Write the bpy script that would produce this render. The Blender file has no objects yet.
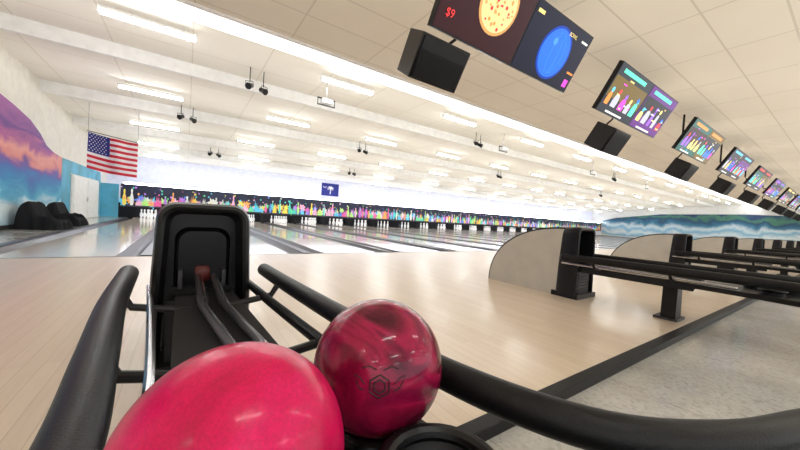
import bpy, bmesh, math, random
from mathutils import Vector, Matrix, noise
random.seed(4)
scene = bpy.context.scene
H = 0.72

# ---------------------------------------------------------------- materials
def new_mat(name):
    m = bpy.data.materials.new(name); m.use_nodes = True
    nt = m.node_tree
    return m, nt, nt.nodes["Principled BSDF"]
def pmat(name, col, rough=0.5, metal=0.0, emis=None, es=0.0, coat=0.0, var=0.06, vs=6.0, bump=0.0, spec=.5):
    m, nt, b = new_mat(name)
    n = nt.nodes.new("ShaderNodeTexNoise"); n.inputs["Scale"].default_value = vs; n.inputs["Detail"].default_value = 4
    tc = nt.nodes.new("ShaderNodeTexCoord"); nt.links.new(tc.outputs["Object"], n.inputs["Vector"])
    r = nt.nodes.new("ShaderNodeValToRGB")
    r.color_ramp.elements[0].position = .3; r.color_ramp.elements[1].position = .7
    r.color_ramp.elements[0].color = [max(0, c*(1-var)) for c in col]+[1]
    r.color_ramp.elements[1].color = [min(1, c*(1+var)) for c in col]+[1]
    nt.links.new(n.outputs["Fac"], r.inputs["Fac"]); nt.links.new(r.outputs["Color"], b.inputs["Base Color"])
    b.inputs["Roughness"].default_value = rough; b.inputs["Metallic"].default_value = metal
    b.inputs["Specular IOR Level"].default_value = spec
    b.inputs["Coat Weight"].default_value = coat; b.inputs["Coat Roughness"].default_value = .05
    if emis:
        b.inputs["Emission Color"].default_value = list(emis)+[1]; b.inputs["Emission Strength"].default_value = es
    if bump:
        bp = nt.nodes.new("ShaderNodeBump"); bp.inputs["Strength"].default_value = bump; bp.inputs["Distance"].default_value = .002
        n2 = nt.nodes.new("ShaderNodeTexNoise"); n2.inputs["Scale"].default_value = 300
        nt.links.new(tc.outputs["Object"], n2.inputs["Vector"])
        nt.links.new(n2.outputs["Fac"], bp.inputs["Height"]); nt.links.new(bp.outputs["Normal"], b.inputs["Normal"])
    return m
def glow(name, col, s):
    return pmat(name, col, .4, emis=col, es=s, var=.02)
def screen(name, col, s):
    return pmat(name, [c*.2 for c in col], .3, emis=col, es=s, var=.02, spec=.3)
def ramp(nt, src, stops):
    r = nt.nodes.new("ShaderNodeValToRGB"); cr = r.color_ramp
    while len(cr.elements) < len(stops): cr.elements.new(.5)
    for e, (p, c) in zip(cr.elements, stops): e.position = p; e.color = list(c)+[1]
    nt.links.new(src, r.inputs["Fac"]); return r.outputs["Color"]
def mixc(nt, fac, a, b, mode='MIX'):
    m = nt.nodes.new("ShaderNodeMix"); m.data_type = 'RGBA'; m.blend_type = mode
    for v, s in ((fac, m.inputs[0]), (a, m.inputs[6]), (b, m.inputs[7])):
        if hasattr(v, "is_output"): nt.links.new(v, s)
        elif isinstance(v, (int, float)): s.default_value = v
        else: s.default_value = list(v)+[1]
    return m.outputs[2]
def objco(nt): return nt.nodes.new("ShaderNodeTexCoord").outputs["Object"]
def mapped(nt, v, rot=(0,0,0), sc=(1,1,1)):
    m = nt.nodes.new("ShaderNodeMapping"); m.inputs["Rotation"].default_value = rot; m.inputs["Scale"].default_value = sc
    nt.links.new(v, m.inputs["Vector"]); return m.outputs["Vector"]
def tex_noise(nt, v, s, d=4, dist=0):
    n = nt.nodes.new("ShaderNodeTexNoise"); n.inputs["Scale"].default_value = s; n.inputs["Detail"].default_value = d
    n.inputs["Distortion"].default_value = dist; nt.links.new(v, n.inputs["Vector"]); return n.outputs["Fac"]
def brick(nt, v, c1, c2, cm, w, h, mort, off=.5):
    n = nt.nodes.new("ShaderNodeTexBrick"); n.offset = off
    n.inputs["Scale"].default_value = 1; n.inputs["Brick Width"].default_value = w; n.inputs["Row Height"].default_value = h
    n.inputs["Mortar Size"].default_value = mort; n.inputs["Mortar Smooth"].default_value = .2
    n.inputs["Color1"].default_value = list(c1)+[1]; n.inputs["Color2"].default_value = list(c2)+[1]; n.inputs["Mortar"].default_value = list(cm)+[1]
    nt.links.new(v, n.inputs["Vector"]); return n.outputs["Color"]

def wood(name, c1, c2, cm, rough, bw=1.3, bh=.06, coat=.15):
    m, nt, b = new_mat(name); o = objco(nt)
    col = brick(nt, mapped(nt, o, (0,0,math.pi/2)), c1, c2, cm, bw, bh, .0012)
    g = tex_noise(nt, mapped(nt, o, sc=(30,1.2,1)), 3, 5)
    gc = ramp(nt, g, [(.3,(.92,.92,.92)),(.7,(1,1,1))])
    nt.links.new(mixc(nt, 1.0, col, gc, 'MULTIPLY'), b.inputs["Base Color"])
    b.inputs["Roughness"].default_value = rough; b.inputs["Coat Weight"].default_value = coat; b.inputs["Coat Roughness"].default_value = .12
    return m
M_APP = wood("approach_maple", (.78,.64,.49), (.73,.585,.44), (.58,.44,.32), .3, coat=.25)
M_LANE = wood("lane_maple", (.89,.81,.72), (.84,.75,.66), (.6,.5,.4), .12, 3, .03, .4)
def tile(name, c, cm, w, h, rough=.8, mort=.012):
    m, nt, b = new_mat(name); o = objco(nt)
    col = brick(nt, o, c, [x*.98 for x in c], cm, w, h, mort, 0)
    g = ramp(nt, tex_noise(nt, o, .6, 3), [(.3,(.95,.94,.92)),(.7,(1,1,1))])
    nt.links.new(mixc(nt, 1.0, col, g, 'MULTIPLY'), b.inputs["Base Color"]); b.inputs["Roughness"].default_value = rough
    return m
M_CEIL = tile("ceiling_tile", (.85,.79,.68), (.68,.62,.52), 1.22, .61)
M_CEIL2 = tile("lane_ceiling_tile", (.93,.90,.82), (.78,.73,.64), 1.22, 1.22)
def terrazzo():
    m, nt, b = new_mat("terrazzo"); o = objco(nt)
    v = nt.nodes.new("ShaderNodeTexVoronoi"); v.inputs["Scale"].default_value = 70; nt.links.new(o, v.inputs["Vector"])
    c = ramp(nt, v.outputs["Color"], [(.1,(.42,.41,.38)),(.4,(.51,.50,.47)),(.9,(.57,.56,.53))])
    d = ramp(nt, tex_noise(nt, o, 2.2, 6), [(.35,(.78,.77,.75)),(.65,(1,1,1))])
    col = mixc(nt, 1.0, c, d, 'MULTIPLY')
    j = brick(nt, o, (1,1,1), (1,1,1), (.8,.78,.74), .91, .91, .004, 0)
    nt.links.new(mixc(nt, 1.0, col, j, 'MULTIPLY'), b.inputs["Base Color"]); b.inputs["Roughness"].default_value = .14
    return m
M_TERR = terrazzo()
M_BLACK = pmat("black_plastic", (.005,.005,.006), .32, bump=.15, spec=.35)
M_RUB = pmat("black_rubber", (.006,.006,.007), .42, bump=.3, spec=.28)
M_CLOTH = pmat("black_cloth", (.012,.012,.014), .85, spec=.2)
M_DARK = pmat("dark_grey", (.022,.022,.025), .42)
M_PIT = pmat("pit_black", (.01,.01,.012), .8)
M_CAP = pmat("lane_cap_grey", (.08,.08,.10), .3)
M_GUT = pmat("gutter_grey", (.03,.03,.04), .3)
M_STEEL = pmat("steel", (.65,.65,.67), .25, 1.0)
M_TRACK = pmat("track_gunmetal", (.10,.10,.11), .28, .7)
M_BEIGE = pmat("beige_panel", (.54,.50,.43), .4)
M_WHITE = pmat("white_paint", (.92,.92,.90), .6)
M_CREAM = pmat("cream_wall", (.88,.85,.77), .6)
M_LAV = pmat("lavender_wall", (.76,.78,.91), .7)
M_TEAL = pmat("teal_wall", (.10,.42,.60), .6, var=.25, vs=2)
M_TUBE = glow("fluorescent_tube", (.98,1,1), 20)
M_DIFF = glow("cove_diffuser", (.95,.98,1), 2.0)
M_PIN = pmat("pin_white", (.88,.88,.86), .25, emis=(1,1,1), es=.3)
M_PINR = pmat("pin_red", (.7,.03,.04), .3)
M_WHEEL = pmat("red_rubber", (.12,.015,.01), .5)

# ---------------------------------------------------------------- mesh builder
def catmull(pts, n=8):
    pts = [Vector(p) for p in pts]; P = [pts[0]*2-pts[1]]+pts+[pts[-1]*2-pts[-2]]; out = []
    for i in range(1, len(P)-2):
        for k in range(n):
            t = k/n; a,b,c,d = P[i-1],P[i],P[i+1],P[i+2]
            out.append(.5*((2*b)+(c-a)*t+(2*a-5*b+4*c-d)*t*t+(3*b-a-3*c+d)*t**3))
    out.append(pts[-1]); return out
class MB:
    def __init__(s): s.bm = bmesh.new(); s.mats = []; s.M = Matrix()
    def mi(s, m):
        if m not in s.mats: s.mats.append(m)
        return s.mats.index(m)
    def v(s, p): return s.bm.verts.new(s.M @ Vector(p))
    def f(s, vs, m, smooth=False):
        try: f = s.bm.faces.new(vs)
        except ValueError: return
        f.material_index = s.mi(m); f.smooth = smooth
    def box(s, x0,x1,y0,y1,z0,z1, m):
        c = [s.v((x,y,z)) for z in (z0,z1) for y in (y0,y1) for x in (x0,x1)]
        for q in ((0,2,3,1),(4,5,7,6),(0,1,5,4),(2,6,7,3),(0,4,6,2),(1,3,7,5)): s.f([c[i] for i in q], m)
    def prism(s, pts, axis, a, b, m, capm=None):
        def P(p, t): return (t,p[0],p[1]) if axis=='x' else ((p[0],t,p[1]) if axis=='y' else (p[0],p[1],t))
        A = [s.v(P(p,a)) for p in pts]; B = [s.v(P(p,b)) for p in pts]; n = len(pts)
        for i in range(n): s.f([A[i],A[(i+1)%n],B[(i+1)%n],B[i]], m)
        s.f(A, capm or m); s.f(B[::-1], capm or m)
    def loops(s, L, m, capA=False, capB=False, closed=True, smooth=True):
        V = [[s.v(p) for p in l] for l in L]
        for A,B in zip(V, V[1:]):
            n = len(A)
            for i in range(n if closed else n-1): s.f([A[i],A[(i+1)%n],B[(i+1)%n],B[i]], m, smooth)
        if capA: s.f(V[0][::-1], m)
        if capB: s.f(V[-1], m)
    def tube(s, path, r, m, seg=14, closed=False):
        path = [Vector(p) for p in path]; n = len(path); L = []
        for i,p in enumerate(path):
            if closed: t = path[(i+1)%n]-path[i-1]
            else: t = path[min(i+1,n-1)]-path[max(i-1,0)]
            t.normalize(); up = Vector((0,0,1)) if abs(t.z)<.95 else Vector((0,1,0))
            a = t.cross(up).normalized(); b = a.cross(t)
            L.append([p+r*(math.cos(q)*a+math.sin(q)*b) for q in [2*math.pi*k/seg for k in range(seg)]])
        if closed: L.append(L[0]); s.loops(L, m)
        else:
            t0=(path[0]-path[1]).normalized(); t1=(path[-1]-path[-2]).normalized()
            c0=[path[0]+(v-path[0])*.55+t0*r*.55 for v in L[0]]; c1=[path[-1]+(v-path[-1])*.55+t1*r*.55 for v in L[-1]]
            s.loops([c0]+L+[c1], m, True, True)
    def lathe(s, prof, c, m, seg=24, axis='z'):
        L = []
        for r,z in prof:
            l = []
            for k in range(seg):
                q = 2*math.pi*k/seg
                if axis=='z': l.append((c[0]+r*math.cos(q), c[1]+r*math.sin(q), c[2]+z))
                elif axis=='x': l.append((c[0]+z, c[1]+r*math.cos(q), c[2]+r*math.sin(q)))
                else: l.append((c[0]+r*math.cos(q), c[1]+z, c[2]+r*math.sin(q)))
            L.append(l)
        s.loops(L, m, True, True)
    def mesh(s, name, ang=40):
        bmesh.ops.remove_doubles(s.bm, verts=s.bm.verts, dist=1e-5)
        bmesh.ops.recalc_face_normals(s.bm, faces=s.bm.faces)
        me = bpy.data.meshes.new(name); s.bm.to_mesh(me); s.bm.free()
        for m in s.mats: me.materials.append(m)
        me.set_sharp_from_angle(angle=math.radians(ang)); return me
    def obj(s, name, loc=(0,0,0), parent=None, bevel=0):
        return place(s.mesh(name), name, loc, parent, bevel)
def place(me, name, loc=(0,0,0), parent=None, bevel=0):
    o = bpy.data.objects.new(name, me); scene.collection.objects.link(o); o.location = loc
    if parent: o.parent = parent
    if bevel:
        b = o.modifiers.new("bev",'BEVEL'); b.width = bevel; b.segments = 2; b.limit_method = 'ANGLE'; b.angle_limit = math.radians(50)
    return o

XL, XR = -2.9, 40.5
YF, YW = 5.3, 17.5
YB = 18.62
# ---------------------------------------------------------------- floors
b = MB(); b.box(XL, XR, .76, YF, -.2, 0, M_APP); b.obj("floor_approach")
b = MB(); b.box(-6, XR, -7, .70, -.2, -.04, M_TERR); b.obj("floor_concourse")
b = MB(); b.box(XL+.01, XR-.01, .70, .76, -.2, .006, M_RUB); b.obj("trim_approach_edge", bevel=.004)
b = MB(); b.box(XL+.01, XR-.01, YF, YF+.03, -.2, .002, M_DARK); b.obj("trim_foul_line")
centers = [-1.25] + [.91+1.675*i for i in range(23)]
bl = MB(); bg = MB(); bc = MB()
HW, GW = .53, .24
arrow = pmat("arrow_brown", (.12,.05,.02), .3)
for i,c in enumerate(centers):
    bl.box(c-HW, c+HW, YF+.03, YW, -.12, 0, M_LANE)
    for k in range(-3,4):
        ax = c+k*.14; ay = YF+3.2-abs(k)*.25
        vs = [bl.v((ax-.03,ay,.0015)), bl.v((ax+.03,ay,.0015)), bl.v((ax,ay+.18,.0015))]; bl.f(vs, arrow)
    for sgn in (-1,1):
        x0 = c+sgn*HW; x1 = c+sgn*(HW+GW); pr = []
        for k in range(9):
            t = k/8; pr.append((x0+(x1-x0)*t, -.005-.085*math.sin(math.pi*t)))
        bg.loops([[(x,YF+.03,z) for x,z in pr],[(x,YW,z) for x,z in pr]], M_GUT, closed=False)
edges = [XL+.01]+[v for c in centers for v in (c-HW-GW, c+HW+GW)]+[XR-.01]
for i in range(0, len(edges), 2):
    if edges[i+1]-edges[i] > .02:
        if i==0:
            bc.box(edges[0], edges[1]-.1, YF+.03, YW, -.12, .012, M_TERR); bc.box(edges[1]-.1, edges[1], YF+.03, YW, -.12, .014, M_CAP)
        else: bc.box(edges[i], edges[i+1], YF+.03, YW, -.12, .012, M_CAP)
bl.obj("lane_bed"); bg.obj("lane_gutter"); bc.obj("lane_divider", bevel=.004)

# ---------------------------------------------------------------- far wall, pits, masking
b = MB(); b.box(XL+.01,XR-.01,YW,YB-.01,-.2,-.10,M_PIT); b.box(XL+.01,XR-.01,YB-.08,YB-.01,-.10,.7,M_PIT)
for i in range(len(centers)-1):
    xm = (centers[i]+centers[i+1])/2; b.box(xm-.1, xm+.1, YW+.08, YB-.05, -.1, .45, M_PIT)
b.obj("pin_pit")
b = MB()
for c in centers: b.box(c-.6,c+.6,YW+.005,YB-.1,-.08,0,M_LANE)
b.obj("pin_deck")
b = MB(); b.box(XL-.2,XR+.2,YB,YB+.15,-.2,3.0,M_LAV); b.obj("wall_far")
b = MB(); b.box(XL+.01,-2.34,YW-.05,YW+.05,.013,1.38,M_TEAL); b.obj("wall_stub")
cols = [(.85,.12,.4),(.95,.75,.12),(.15,.75,.35),(.95,.42,.12),(.12,.6,.85),(.5,.2,.75),(.9,.9,.85),(.1,.7,.6),(.5,.85,.25),(.12,.25,.8),(.9,.5,.7)]
mcols = [pmat("mask_colour_%d"%i, c, .5, emis=c, es=.2) for i,c in enumerate(cols)]
M_MASK = pmat("mask_navy", (.015,.02,.06), .35, var=.5, vs=3)
b = MB(); b.box(-2.28, XR-.03, YW-.02, YW+.06, .5, 1.38, M_MASK)
b.box(-2.28, XR-.03, YW-.05, YW+.10, 1.38, 1.41, M_CAP); b.box(-2.28, XR-.03, YW-.04, YW+.06, .47, .5, M_CAP)
x = -2.15; yy = YW-.025
pinsil = [(.5,0),(.62,.15),(.7,.33),(.6,.5),(.3,.68),(.26,.76),(.36,.87),(.3,.96),(0,1)]
def blob(cx,cz,r,y,m,spiky=.35,n=14):
    b.f([b.v((cx+r*(1+spiky*(1 if k%2 else -.5)*random.random())*math.cos(2*math.pi*k/n), y, cz+1.25*r*(1+spiky*(1 if k%2 else -.5)*random.random())*math.sin(2*math.pi*k/n))) for k in range(n)], m)
while x < XR-.4:
    kind = random.random(); m = random.choice(mcols); h = random.uniform(.45,.76); w = random.uniform(.07,.12)
    z0 = .53
    blob(x+random.uniform(-.05,.08), z0+random.uniform(.12,.35), random.uniform(.09,.15), yy+.001, random.choice(mcols), .8)
    if kind < .4:
        pts = [(x+w*a, z0+h*t) for a,t in pinsil]+[(x-w*a, z0+h*t) for a,t in pinsil[-2::-1]]
    else:
        n = 9
        pts = [(x+w*1.5,z0)]+[(x+w*1.5*(1-2*(k+.5)/n), z0+h*((.85 if k%2 else .3)*(1-abs(k-4)/7)+random.uniform(-.1,.1))) for k in range(n)]+[(x-w*1.5,z0)]
    b.f([b.v((px,yy-.002-random.random()*.003,pz)) for px,pz in pts], m)
    for q in range(3):
        blob(x+random.uniform(-.12,.15), z0+random.uniform(.05,.78), random.uniform(.012,.04), yy-.007-q*.001, random.choice(mcols), .5, 10)
    x += random.uniform(.20,.29)
b.obj("masking_unit_panel")
b = MB(); b.box(XL+.7, XR-.1, YW+.1, YW+.18, 1.42, 1.50, glow("cove_blue_white",(.88,.91,1),13)); b.obj("wall_wash_light")

prof = [(.025,0),(.03,.01),(.045,.05),(.0605,.115),(.055,.17),(.035,.22),(.024,.25),(.023,.27),(.031,.32),(.031,.345),(.02,.372),(.004,.381)]
b = MB()
for r in range(4):
    for k in range(r+1):
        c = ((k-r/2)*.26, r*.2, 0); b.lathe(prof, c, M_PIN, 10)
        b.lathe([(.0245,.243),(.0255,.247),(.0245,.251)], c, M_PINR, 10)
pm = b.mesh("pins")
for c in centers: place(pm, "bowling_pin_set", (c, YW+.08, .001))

# ---------------------------------------------------------------- ceilings
b = MB(); b.box(-6, XR, -7, 5.0, 3.3, 3.4, M_CEIL); b.box(-6,XR,4.98,5.04,3.27,3.75,M_WHITE); b.obj("ceiling_concourse")
steps = [(5.04,8.0,3.62),(8.0,10.9,3.40),(10.9,13.5,3.16),(13.5,15.7,2.94),(15.7,YB,2.74)]
b = MB()
for i,(y0,y1,z) in enumerate(steps):
    b.box(XL,XR,y0,y1,z,z+.05,M_CEIL2)
    if i: b.box(XL,XR,y0-.03,y0+.03,z-.03,steps[i-1][2]+.05,M_WHITE)
b.obj("ceiling_lanes")
b = MB(); b.prism([(5.10,3.36),(5.14,3.34),(6.12,3.60),(5.10,3.60)],'x',XL+.05,XR-.05,M_DIFF); b.obj("cove_light_diffuser")

def fixture_mesh():
    b = MB(); b.prism([(-.06,.03),(-.03,.075),(.03,.075),(.06,.03)],'x',-.6,.6,M_WHITE)
    for x in (-.6,.6): b.box(x-.012,x+.012,-.06,.06,-.025,.07,M_WHITE)
    for x in (-.45,.45): b.tube([(x,0,.06),(x,0,.14)],.006,M_WHITE,6)
    for y in (-.032,.032): b.lathe([(.019,-.59),(.019,.59)], (0,y,.0), M_TUBE, 8, 'x')
    return b.mesh("fixture")
fm = fixture_mesh()
rows = [(6.5,3.48,-.56,1),(9.55,3.26,-.75,1),(12.3,3.02,-.85,1),(14.7,2.80,-.9,1.25),(16.7,2.60,-.9,1.5)]
for (y,z,x0,mul) in rows:
    pitch = 1.2*(z-H+.06)*mul; x = x0
    while x < XR-.8:
        place(fm, "fluorescent_fixture", (x,y,z)); x += pitch
for y in (-.9,-3.6,-6.2):
    for k in range(12): place(fm, "fluorescent_fixture", (-3+3.4*k, y, 3.16))
# added upward fill lights that brighten the ceilings; no such fittings exist here
def add_ceiling_fill(y0,y1,z,en,col=(1,.98,.94)):
    L = bpy.data.lights.new("added_ceiling_fill",'AREA'); L.shape='RECTANGLE'; L.size=XR-XL-.5; L.size_y=(y1-y0)*.7; L.energy=en; L.color=col
    o = bpy.data.objects.new("added_ceiling_fill",L); scene.collection.objects.link(o); o.location=((XL+XR)/2,(y0+y1)/2,z); o.rotation_euler=(math.pi,0,0)
for (y0,y1,z),kk in zip(steps,(40,46,44,40,30)): add_ceiling_fill(y0,y1,z-.75,(y1-y0)*kk)
add_ceiling_fill(-5,4.6,2.0,10*42,(1,.96,.89))

def spot(mb, x, y, z, ceil, yaw):
    mb.M = Matrix()
    mb.tube([(x,y,ceil),(x,y,z+.08)], .009, M_BLACK, 8)
    mb.M = Matrix.Translation((x,y,z)) @ Matrix.Rotation(yaw,4,'Z') @ Matrix.Rotation(math.radians(-25),4,'X') @ Matrix.Scale(.75,4)
    mb.lathe([(.05,-.12),(.07,-.1),(.075,.04),(.09,.1),(.085,.1)], (0,0,0), M_BLACK, 14, 'y')
    mb.tube([(-.1,0,0),(-.1,0,.12),(.1,0,.12),(.1,0,0)], .01, M_BLACK, 6)
    mb.M = Matrix()
for (x,y,z,ceil) in ((1.0,7.3,3.24,3.62),(7.75,7.3,3.28,3.62),(17.8,7.3,3.28,3.62),(-.2,10.6,3.08,3.40),(5.2,10.6,3.08,3.4),(13,10.6,3.08,3.4),(.7,14.2,2.7,2.94),(6.5,14.2,2.7,2.94),(24,10.6,3.08,3.4)):
    b = MB(); spot(b,x,y,z,ceil,2.6); spot(b,x+.27,y+.05,z-.02,ceil,3.7); b.obj("stage_spotlight")
for k in (0,2,4,6,9):
    b = MB(); x = 2.45+3.0*k; y=6.75
    b.tube([(x,y,3.62),(x,y,3.19)],.012,M_STEEL,8); b.box(x-.12,x+.12,y-.09,y+.09,3.08,3.17,M_WHITE)
    b.lathe([(.03,0),(.035,.03)],(x+.05,y+.09,3.13),M_BLACK,10,'y'); b.box(x-.2,x+.2,y-.02,y+.02,3.172,3.195,M_DARK)
    for s_ in (-.19,.19): b.tube([(x+s_,y,3.18),(x+s_,y,3.04)],.011,M_DARK,6)
    b.box(x-.2,x+.2,y-.02,y+.02,3.035,3.055,M_DARK)
    b.obj("ceiling_projector", bevel=.005)

# ---------------------------------------------------------------- left wall + mural + door
b = MB(); b.box(XL-.15,XL,-1.5,YB,-.2,3.75,M_CREAM); b.obj("wall_left")
b = MB(); b.box(XR,XR+.15,-7,YB,-.2,3.75,M_WHITE); b.obj("wall_right")
def mural_left():
    m, nt, bs = new_mat("mural_sky"); o = objco(nt)
    sep = nt.nodes.new("ShaderNodeSeparateXYZ"); nt.links.new(o, sep.inputs[0])
    n1 = tex_noise(nt, mapped(nt,o,sc=(1,.5,1.2)), 1.8, 8, .8)
    ad = nt.nodes.new("ShaderNodeMath"); ad.operation='MULTIPLY_ADD'; nt.links.new(n1, ad.inputs[0]); ad.inputs[1].default_value=1.1
    nt.links.new(sep.outputs["Z"], ad.inputs[2])
    mr = nt.nodes.new("ShaderNodeMapRange"); mr.inputs[1].default_value=.5; mr.inputs[2].default_value=3.2; nt.links.new(ad.outputs[0], mr.inputs[0])
    c = ramp(nt, mr.outputs[0], [(0,(.35,.58,.72)),(.20,(.72,.84,.88)),(.28,(.10,.45,.65)),(.38,(.02,.24,.52)),(.46,(.04,.14,.46)),(.52,(.18,.07,.36)),(.58,(.72,.24,.22)),(.64,(.80,.34,.30)),(.70,(.45,.10,.30)),(.78,(.14,.04,.28)),(.88,(.34,.09,.34)),(1,(.4,.12,.4))])
    nt.links.new(c, bs.inputs["Base Color"]); bs.inputs["Roughness"].default_value=.6
    return m
ML = mural_left()
top = [(2,2.95),(7,2.75),(8.6,2.58),(9.6,2.48),(10.4,2.36),(11.0,2.16),(11.4,1.95),(11.9,1.85),(12.6,1.8)]
b = MB(); b.prism([(2,.05)]+top+[(12.6,.05)] , 'x', XL+.003, XL+.012, ML); b.obj("mural_painting")
b = MB(); b.prism([(12.6,.05),(12.6,1.8),(17.4,1.78),(17.4,.05),(16.95,.05),(16.95,1.43),(13.45,1.43),(13.45,.05)],'x',XL+.003,XL+.012,M_TEAL); b.obj("wall_panel_teal")
b = MB()
b.box(XL+.005,XL+.05,13.5,16.9,.013,1.4,M_WHITE)
for y in (13.56,15.23): b.box(XL+.05,XL+.07,y,y+1.6,.02,1.34,M_WHITE)
b.box(XL+.07,XL+.10,15.05,15.1,.6,.75,M_STEEL); b.obj("door_1", bevel=.006)
b = MB(); b.box(XL+.013,XL+.03,YF+.03,13.4,.013,.1,M_DARK); b.obj("baseboard_left")
def mural_right():
    m, nt, bs = new_mat("mural_beach"); o = objco(nt)
    sep = nt.nodes.new("ShaderNodeSeparateXYZ"); nt.links.new(o, sep.inputs[0])
    n1 = tex_noise(nt, o, .8, 7, .5)
    ad = nt.nodes.new("ShaderNodeMath"); ad.operation='MULTIPLY_ADD'; nt.links.new(n1, ad.inputs[0]); ad.inputs[1].default_value=1.6
    nt.links.new(sep.outputs["Z"], ad.inputs[2])
    mr = nt.nodes.new("ShaderNodeMapRange"); mr.inputs[1].default_value=.6; mr.inputs[2].default_value=3.8; nt.links.new(ad.outputs[0], mr.inputs[0])
    c = ramp(nt, mr.outputs[0], [(0,(.75,.7,.6)),(.16,(.25,.6,.8)),(.28,(.85,.92,.95)),(.40,(.25,.55,.75)),(.50,(.75,.88,.95)),(.6,(.06,.25,.42)),(.72,(.03,.09,.2)),(.8,(.1,.3,.2)),(.88,(.03,.08,.2)),(1,(.02,.04,.1))])
    nt.links.new(c, bs.inputs["Base Color"]); bs.inputs["Roughness"].default_value=.6
    return m
b = MB(); b.prism([(-3,.1),(-3,2.0),(1,2.6),(6,2.75),(12,2.6),(16,2.1),(17.4,1.7),(17.4,.1)],'x',XR-.014,XR-.002,mural_right()); b.obj("mural_painting")

# lounge chairs under black cloth covers
def covered_chair(cx,cy,rot,sd):
    bm = bmesh.new(); n=48; V={}
    def ss(a,b_,t): t=max(0,min(1,(t-a)/(b_-a))); return t*t*(3-2*t)
    for i in range(n+1):
        for j in range(n+1):
            u=-1+2*i/n; v=-1+2*j/n
            edge = (1-abs(u)**9)*(1-abs(v)**9)
            back = 1-ss(-.5,-.1,u)
            arm = ss(.6,.72,abs(v))*(1-ss(.55,.9,u))
            h = .20+.36*back+.10*arm*(1-back)
            p = Vector((u*1.6,v*1.6,sd))
            h += .02*noise.noise(p*2.2)+.015*noise.noise(p*6)
            k = 1-edge
            fl = 1+.07*k*math.sin(math.atan2(v,u)*11+sd)
            V[i,j]=bm.verts.new((u*.30*fl-.06*h, v*.36*fl, max(0,h*edge**.4)))
    for i in range(n):
        for j in range(n): bm.faces.new([V[i,j],V[i+1,j],V[i+1,j+1],V[i,j+1]]).smooth=True
    me = bpy.data.meshes.new("covered_chair"); bm.to_mesh(me); bm.free(); me.materials.append(M_CLOTH)
    o = place(me,"covered_lounge_chair",(cx,cy,.016)); o.rotation_euler=(0,0,rot)
covered_chair(-2.42,9.75,-.12,1.3); covered_chair(-2.42,11.2,-.05,4.1)

# ---------------------------------------------------------------- flags
FR = pmat("flag_red",(.62,.02,.05),.8); FW = pmat("flag_white",(.85,.84,.86),.8); FB = pmat("flag_blue",(.02,.03,.22),.8)
b = MB(); W,Hh = .98,.92
def fy(x,z): return .05*math.sin(x*9+z*2)+.02*math.sin(x*19)
def fz(x,z): return z-.14*x-.03*math.sin(x*3.3)
nx = 26
for s_ in range(13):
    for i in range(nx):
        x0,x1 = W*i/nx, W*(i+1)/nx; z0,z1 = -Hh*s_/13, -Hh*(s_+1)/13
        m = FB if (s_<7 and i<nx*.4) else (FR if s_%2==0 else FW)
        b.f([b.v((x,fy(x,z),fz(x,z))) for x,z in ((x0,z0),(x1,z0),(x1,z1),(x0,z1))], m, True)
for r in range(9):
    for k in range(6 if r%2==0 else 5):
        x = .03+(k+(0 if r%2==0 else .5))*.062; z = -.03-r*.052; pts=[]
        for q in range(10):
            rr = .017 if q%2==0 else .008; a = math.pi/2+q*math.pi/5; xx=x+rr*math.cos(a); zz=z+rr*math.sin(a)
            pts.append(b.v((xx, fy(xx,zz)-.006, fz(xx,zz))))
        b.f(pts, FW)
b.tube([(-.02,0,.02),(W+.02,0,.02-.14)],.01,M_DARK,8)
b.tube([(0,0,.03),(0,0,.74)],.003,M_DARK,6); b.tube([(W,0,-.1),(W,0,.74)],.003,M_DARK,6)
b.obj("american_flag", (-2.12,11.2,2.41))
b = MB(); b.box(-.55,.55,0,.02,-.38,.38,FB)
b.tube([(.0,-.012,-.25),(.02,-.012,-.05),(0,-.012,.08)],.03,FW,8)
for a in range(-1,7):
    q = a*math.pi/5; b.tube(catmull([(0,-.012,.08),(.1*math.cos(q),-.012,.1+.1*math.sin(q)),(.2*math.cos(q),-.012,.06+.12*math.sin(q))],4),.02,FW,6)
b.tube([(-.36+.09*math.cos(q),-.01,.2+.09*math.sin(q)) for q in [3.3+k*.3 for k in range(10)]],.018,FW,6)
b.obj("state_flag",(7.3,YB-.021,2.13))

# ---------------------------------------------------------------- ball return
CX = .075
def arch(hw, z0, z1, r, y, n=8):
    fl = .02 if z0==0 else 0
    pts = [(-hw-fl,y,z0),(-hw-fl*.7,y,z0+(z1-r-z0)*.5)]
    for k in range(n+1):
        a = math.pi-k*math.pi/2/n; pts.append((-hw+r+r*math.cos(a), y, z1-r+r*math.sin(a)))
    for k in range(n+1):
        a = math.pi/2-k*math.pi/2/n; pts.append((hw-r+r*math.cos(a), y, z1-r+r*math.sin(a)))
    pts += [(hw+fl*.7,y,z0+(z1-r-z0)*.5),(hw+fl,y,z0)]
    return pts
b = MB()
b.loops([arch(.15,0,.70,.07,1.80),arch(.174,0,.722,.075,1.76),arch(.176,0,.727,.075,1.63),arch(.168,0,.719,.07,1.602),arch(.155,0,.706,.06,1.595),
         arch(.143,0,.694,.055,1.602),arch(.134,0,.685,.05,1.66),arch(.122,0,.65,.045,1.98)], M_BLACK, False, True, closed=False)
b.loops([arch(.112,.3,.615,.06,1.76),arch(.104,.3,.605,.055,1.745),arch(.096,.3,.595,.05,1.76)], M_BLACK, closed=False)
b.box(-.118,.118,1.72,1.98,.0,.34,M_PIT)
b.box(-.13,.13,1.62,1.74,0,.31,M_BLACK)
for k in range(8): b.box(-.10,.10,1.605,1.63,.05+k*.03,.062+k*.03,M_DARK)
b.box(-.19,.19,1.57,1.84,0,.05,M_BLACK)
b.lathe([(.02,-.03),(.05,-.03),(.055,-.02),(.055,.02),(.05,.03),(.02,.03)],(0,1.80,.395),M_WHEEL,20,'x')
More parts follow.
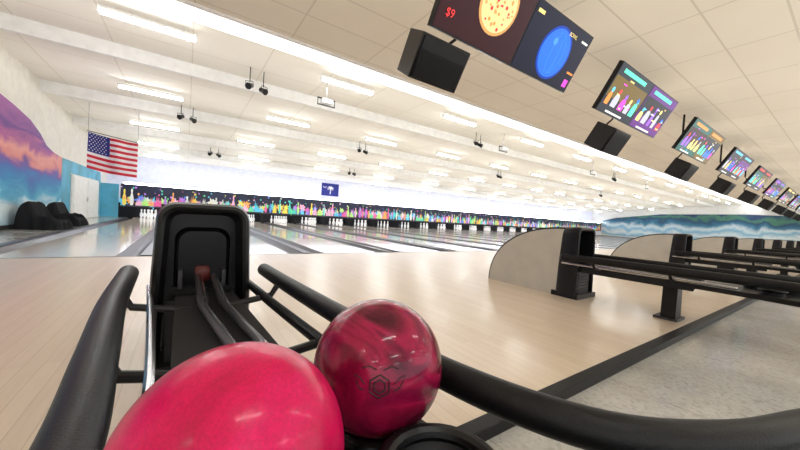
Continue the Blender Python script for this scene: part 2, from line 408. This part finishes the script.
b.tube([(-.09,1.80,.395),(.09,1.80,.395)],.012,M_TRACK,10)
for s_ in (-.085,.085): b.box(s_-.008,s_+.008,1.70,1.86,.34,.42,M_TRACK)
def quarter(y0,y1,h,inset=0,n=22):
    p = [(y0,.0),(y0,h-inset)]
    for k in range(1,n+1):
        a = k/n*math.pi/2; p.append((y0+(y1-inset-y0)*math.sin(a), (h-inset)*math.cos(a)**.9 if k<n else .0))
    return p
b.prism(quarter(1.76,2.70,.715), 'x', -.145,.145, M_BLACK)
for sgn in (-1,1):
    x0,x1 = sgn*.145, sgn*.168; b.prism(quarter(1.765,2.70,.715,.018),'x',min(x0,x1),max(x0,x1),M_BEIGE)
    b.tube([(sgn*.16,y,z) for y,z in quarter(1.765,2.70,.715,.008)[1:]],.008,M_BLACK,6)
zr = H-.30
right = catmull([(.255,1.66,zr),(.275,1.3,zr),(.31,.857,zr),(.352,.46,zr),(.44,.215,zr),(.60,.09,zr),(.84,.0,zr),(.90,-.10,zr),(.82,-.2,zr),(.6,-.25,zr),(.1,-.27,zr)],8)
left = catmull([(-.262,1.7,zr),(-.24,1.2,zr),(-.205,.8,zr),(-.18,.5,zr),(-.19,.25,zr),(-.28,.05,zr),(-.5,-.03,zr),(-.62,-.12,zr),(-.55,-.23,zr),(-.3,-.27,zr),(.1,-.27,zr)],8)
b.tube(right,.030,M_RUB,18); b.tube(left,.034,M_RUB,18)
for x0,x1 in ((-.02,.03),(.045,.10)):
    b.tube([(x0,1.75,.385),(x0,1.3,.375),(x1,.9,.366),(x1,.72,.360)],.012,M_TRACK,10)
    b.tube([(x0+.02,1.75,.36),(x0+.02,1.3,.35),(x1+.02,.9,.345),(x1+.02,.72,.340)],.010,M_STEEL,10)
b.tube(catmull([(-.195,1.74,.35),(-.16,1.3,.35),(-.125,.8,.35),(-.12,.5,.35)],6),.011,M_STEEL,10)
b.tube(catmull([(.19,1.72,.35),(.22,1.3,.35),(.26,.85,.35)],6),.018,M_RUB,10)
b.prism([(-.09,.74),(.17,.78),(.12,1.62),(-.10,1.62)],'z',.27,.33,M_PIT)
for y,xl,xr in ((1.42,-.25,.27),(.86,-.21,.31)):
    b.tube([(xl,y,zr-.02),(xl+.03,y,.35),(0,y,.31),(xr-.03,y,.35),(xr,y,zr-.02)],.013,M_BLACK,10)
tray = [(-.13,.76),(-.15,.4),(-.2,.15),(-.5,-.02),(-.55,-.2),(.7,-.2),(.76,-.02),(.42,.14),(.32,.42),(.26,.76)]
b.prism(tray,'z',.30,.335,M_BLACK)
def ring(cx,cy,z,r,t):
    b.tube([(cx+r*math.cos(q),cy+r*math.sin(q),z) for q in [k*math.pi/14 for k in range(28)]],t,M_BLACK,10,closed=True)
    b.loops([[(cx+rr*math.cos(q),cy+rr*math.sin(q),zz) for q in [k*math.pi/14 for k in range(28)]] for rr,zz in ((r,z),(r*.98,.335))],M_BLACK)
B1 = Vector((.050-CX,.343,H-.2500)); B2 = Vector((.283-CX,.457,H-.2535))
for B in (B1,B2): ring(B.x,B.y,B.z-.104,.06,.012)
def cup(cx,cy,r,z):
    ring(cx,cy,z,r,.012)
    b.loops([[(cx+rr*math.cos(q),cy+rr*math.sin(q),zz) for q in [k*math.pi/14 for k in range(28)]] for rr,zz in ((r,z),(r*.9,z-.03),(r*.6,z-.055),(.01,z-.065))],M_DARK)
cup(.276-CX,.280,.074,.405); cup(-.32,.0,.078,.405)
b.prism([(-.07,0),(-.055,.30),(.055,.30),(.07,0)],'y',.84,.94,M_BLACK)
b.prism([(-.10,0),(-.10,.02),(.10,.02),(.10,0)],'y',.82,.98,M_DARK)
b.prism([(-.10,-.04),(-.075,.30),(.075,.30),(.10,-.04)],'y',-.14,-.04,M_BLACK)
rm = b.mesh("ball_return", 35)
for k in range(12): place(rm, "ball_return", (CX+3.35*k,0,0))

# ---------------------------------------------------------------- balls
def ballmat(name, stops, scale, rough=.12, seed=0, coat=.5, cr=.05, spec=.5):
    m, nt, bs = new_mat(name); o = objco(nt)
    mp = nt.nodes.new("ShaderNodeMapping"); mp.inputs["Location"].default_value=(seed,seed*2,0); nt.links.new(o, mp.inputs[0])
    n1 = tex_noise(nt, mp.outputs[0], scale, 7, 1.4)
    c = ramp(nt, n1, stops)
    v = nt.nodes.new("ShaderNodeTexVoronoi"); v.inputs["Scale"].default_value = 500; nt.links.new(o, v.inputs["Vector"])
    sp_ = ramp(nt, v.outputs["Color"], [(.2,(.85,.85,.85)),(.8,(1.0,1.0,1.0))])
    nt.links.new(mixc(nt,1.0,c,sp_,'MULTIPLY'), bs.inputs["Base Color"]); bs.inputs["Roughness"].default_value=rough
    bs.inputs["Specular IOR Level"].default_value=spec
    bs.inputs["Coat Weight"].default_value=coat; bs.inputs["Coat Roughness"].default_value=cr
    return m
MB1 = ballmat("ball_hot_pink",[(.3,(.48,.001,.055)),(.5,(.70,.002,.09)),(.7,(.80,.010,.14))],7,.3,3,.2,.08,.25)
MB2 = ballmat("ball_maroon",[(.35,(.07,.001,.012)),(.45,(.20,.003,.03)),(.54,(.38,.008,.06)),(.60,(.22,.004,.04)),(.70,(.08,.001,.018))],7,.25,1,.4,.03,.15)
def ball(c, m):
    bm = bmesh.new(); bmesh.ops.create_icosphere(bm, subdivisions=6, radius=.108)
    me = bpy.data.meshes.new("bowling_ball"); bm.to_mesh(me); bm.free(); me.materials.append(m)
    for p in me.polygons: p.use_smooth=True
    return place(me,"bowling_ball",c)
o1 = ball((B1.x+CX,B1.y,B1.z), MB1); o2 = ball((B2.x+CX,B2.y,B2.z), MB2)
n = Vector((-.45,-.78,.15)).normalized(); t = n.cross(Vector((0,0,1))).normalized()*-1; u = t.cross(n)*-1
if u.z<0: u=-u
b = MB(); MG = pmat("logo_ink",(.012,.008,.006),.5)
def sp(a,c): return (n*.108+t*a*.9+u*c*.9).normalized()*.1081
for R in (.017,.010):
    pts=[]
    for k in range(6):
        a0=math.pi/6+k*math.pi/3; a1=a0+math.pi/3
        for j in range(4):
            w=j/4; pts.append(sp(R*(math.cos(a0)*(1-w)+math.cos(a1)*w),R*(math.sin(a0)*(1-w)+math.sin(a1)*w)))
    b.tube(pts,.0010,MG,6,closed=True)
for s_ in (-1,1):
    b.tube([sp(s_*x,y) for x,y in ((.024,.004),(.032,.012),(.042,.016),(.038,.006),(.032,-.004),(.024,-.006))],.0009,MG,6)
    b.tube([sp(s_*x,y) for x,y in ((.006,.024),(.018,.030),(.03,.026))],.0009,MG,6)
b.obj("logo_engraving",parent=o2)

# ---------------------------------------------------------------- monitors + speakers
sc_bg = [screen("screen_%d"%i,c,1.2) for i,c in enumerate([(.03,.002,.005),(.002,.003,.02),(.01,.018,.03),(.12,.01,.22),(.006,.12,.10),(.16,.10,.01),(.01,.01,.02)])]
sc_fg = [screen("screen_fg_%d"%i,c,1.6) for i,c in enumerate([(.85,.65,.2),(.02,.18,.9),(.45,.45,.5),(.7,.06,.5),(.1,.7,.45),(.8,.25,.04),(.1,.5,.75),(.75,.04,.04),(.28,.1,.65)])]
G_W = screen("screen_text_white",(.95,.95,.9),1.2); SB = screen("screen_ball_blue",(.02,.18,.9),1.1)
PC = screen("pizza_crust",(.75,.38,.12),1.1); PZ = screen("pizza_cheese",(.95,.68,.3),1.2); BR = screen("ball_ring",(.0,.05,.45),1.0); BH = screen("ball_arc",(.08,.35,.95),1.1)
def disc(mb,cx,cz,r,y,m,n=28): mb.f([mb.v((cx+r*math.cos(2*math.pi*k/n),y,cz+r*math.sin(2*math.pi*k/n))) for k in range(n)],m)
def rect(mb,x0,x1,z0,z1,y,m): mb.f([mb.v(p) for p in ((x0,y,z0),(x1,y,z0),(x1,y,z1),(x0,y,z1))],m)
def text(s,x,z,size,m,par):
    cu = bpy.data.curves.new("screen_text",'FONT'); cu.body=s; cu.size=size; cu.materials.append(m); cu.align_x='CENTER'
    o = bpy.data.objects.new("screen_text",cu); scene.collection.objects.link(o); o.parent=par; o.location=(x,-.045,z); o.rotation_euler=(math.pi/2,0,0)
def MX(k): return 2.72 if k==0 else 2.44+3.2*k
for k in range(11):
    b = MB(); sh=.30
    for s_ in (-1,1):
        c=s_*.528
        b.box(c-.528,c+.528,-.03,.03,-sh-.01,sh+.01,M_BLACK)
        bgm = sc_bg[0 if s_<0 else 1] if k==0 else sc_bg[(2*k+(s_>0))%7]
        rect(b,c-.518,c+.518,-sh+.005,sh-.005,-.034,bgm)
        if k==0 and s_<0:
            px=c+.10
            disc(b,px,.07,.235,-.036,PC); disc(b,px,.07,.21,-.038,PZ)
            for q in range(40):
                a=random.random()*6.28; r=.19*math.sqrt(random.random()); disc(b,px+r*math.cos(a),.07+r*math.sin(a),random.uniform(.008,.018),-.040,random.choice([sc_fg[7],PC,sc_fg[5]]),8)
        elif k==0:
            disc(b,c+.02,-.02,.26,-.036,BR); disc(b,c+.02,-.02,.235,-.038,SB)
            for e in (.25,.6,-.3):
                b.tube([(c+.02+.22*e*math.cos(q),-.04,-.02+.22*math.sin(q)*(.97-abs(e)*.1)) for q in [-1.3+j*.26 for j in range(11)]],.003,BH,4)
            disc(b,c-.05,.08,.035,-.041,BH,14)
            rect(b,c+.40,c+.48,-.26,-.18,-.037,sc_fg[3]); rect(b,c-.48,c-.38,.21,.24,-.037,sc_fg[0]); rect(b,c+.38,c+.5,-.12,-.10,-.037,sc_fg[5]); rect(b,c+.36,c+.48,.2,.22,-.037,G_W)
        else:
            nn = 5; sub=sc_bg[(2*k+(s_>0)+3)%7]
            rect(b,c-.50,c+.50,-.10,.16,-.0345,sub)
            for q in range(nn):     # stylised figures / bottles in a row
                x0=c-.38+.76*q/(nn-1)+random.uniform(-.02,.02); m=sc_fg[2 if (k==1 and q%2) else (k*3+(s_>0)*4+random.randint(0,3))%9]
                w_=random.uniform(.04,.07); h=random.uniform(.16,.28)
                b.f([b.v((x0+w_*a,-.036-q*.0003,-.20+h*t)) for a,t in ((-1.1,0),(1.1,0),(1.2,.35),(.9,.7),(.4,.8),(-.4,.8),(-.9,.7),(-1.2,.35))],m)
                disc(b,x0,-.20+h*.95,.035,-.039,sc_fg[(k+q+5)%9],12)
            for q in range(7):
                xx=c+random.uniform(-.45,.42); zz=random.uniform(-.28,.2); rect(b,xx,min(c+.5,xx+random.uniform(.03,.14)),zz,zz+.018,-.0395,random.choice([G_W,sc_fg[0],sc_fg[3],sc_fg[6]]))
            rect(b,c-.4,c+.3,.21,.26,-.037,sc_fg[(k+3)%9]); rect(b,c-.3,c+.2,-.285,-.26,-.037,G_W)
    b.M = Matrix.Rotation(math.radians(-30),4,'X')
    b.tube([(0,.02,.0),(0,.28,.02),(0,.30,.10),(0,.30,.65)],.02,M_BLACK,8); b.tube([(-.45,.05,.0),(.45,.05,.0)],.015,M_BLACK,8)
    b.M = Matrix()
    mo = b.obj("overhead_monitor",(MX(k),2.04,2.64)); mo.rotation_euler=(math.radians(30),0,0)
    if k==0:
        text("$9",-.92,-.19,.09,sc_fg[7],mo)
        for i,s in enumerate(("ask about our","lounge special","pizza deals")): text(s,-.86,.18-.08*i,.05,G_W,mo)
        text("BOWL",.70,.19,.05,sc_fg[0],mo)
    s = MB(); s.M = Matrix.Rotation(math.radians(32),4,'X')
    s.prism([(-.25,-.14),(.25,-.14),(.2,.16),(-.2,.16)],'z',-.165,.165,M_BLACK)
    s.box(-.23,.23,-.155,-.14,-.15,.15,M_RUB)
    s.M = Matrix(); s.tube([(.05,.1,.08),(.3,.16,.30),(.55,.06,.55)],.014,M_BLACK,8)
    s.obj("hanging_speaker",(1.66+3.22*k,2.12,2.04-(0 if k==0 else .05)), bevel=.008)

# ---------------------------------------------------------------- world + camera
w = bpy.data.worlds.new("World"); scene.world = w; w.use_nodes = True
w.node_tree.nodes["Background"].inputs[0].default_value=(.98,.99,1,1); w.node_tree.nodes["Background"].inputs[1].default_value=1.6
scene.view_settings.view_transform = 'Standard'
cam = bpy.data.cameras.new("Camera"); co = bpy.data.objects.new("Camera",cam); scene.collection.objects.link(co)
cam.sensor_width = 36; cam.lens = 36*316/800; cam.clip_start=.02; cam.clip_end=200
Xc = Vector((.8265,-.0355,-.5617)).normalized(); Yc = Vector((-.5599,.0549,-.8268)); Yc=(Yc-Xc*Yc.dot(Xc)).normalized(); Zc = Xc.cross(Yc)
co.matrix_world = Matrix.Translation((0,0,H)) @ Matrix((Xc,Yc,Zc)).to_4x4()
scene.camera = co
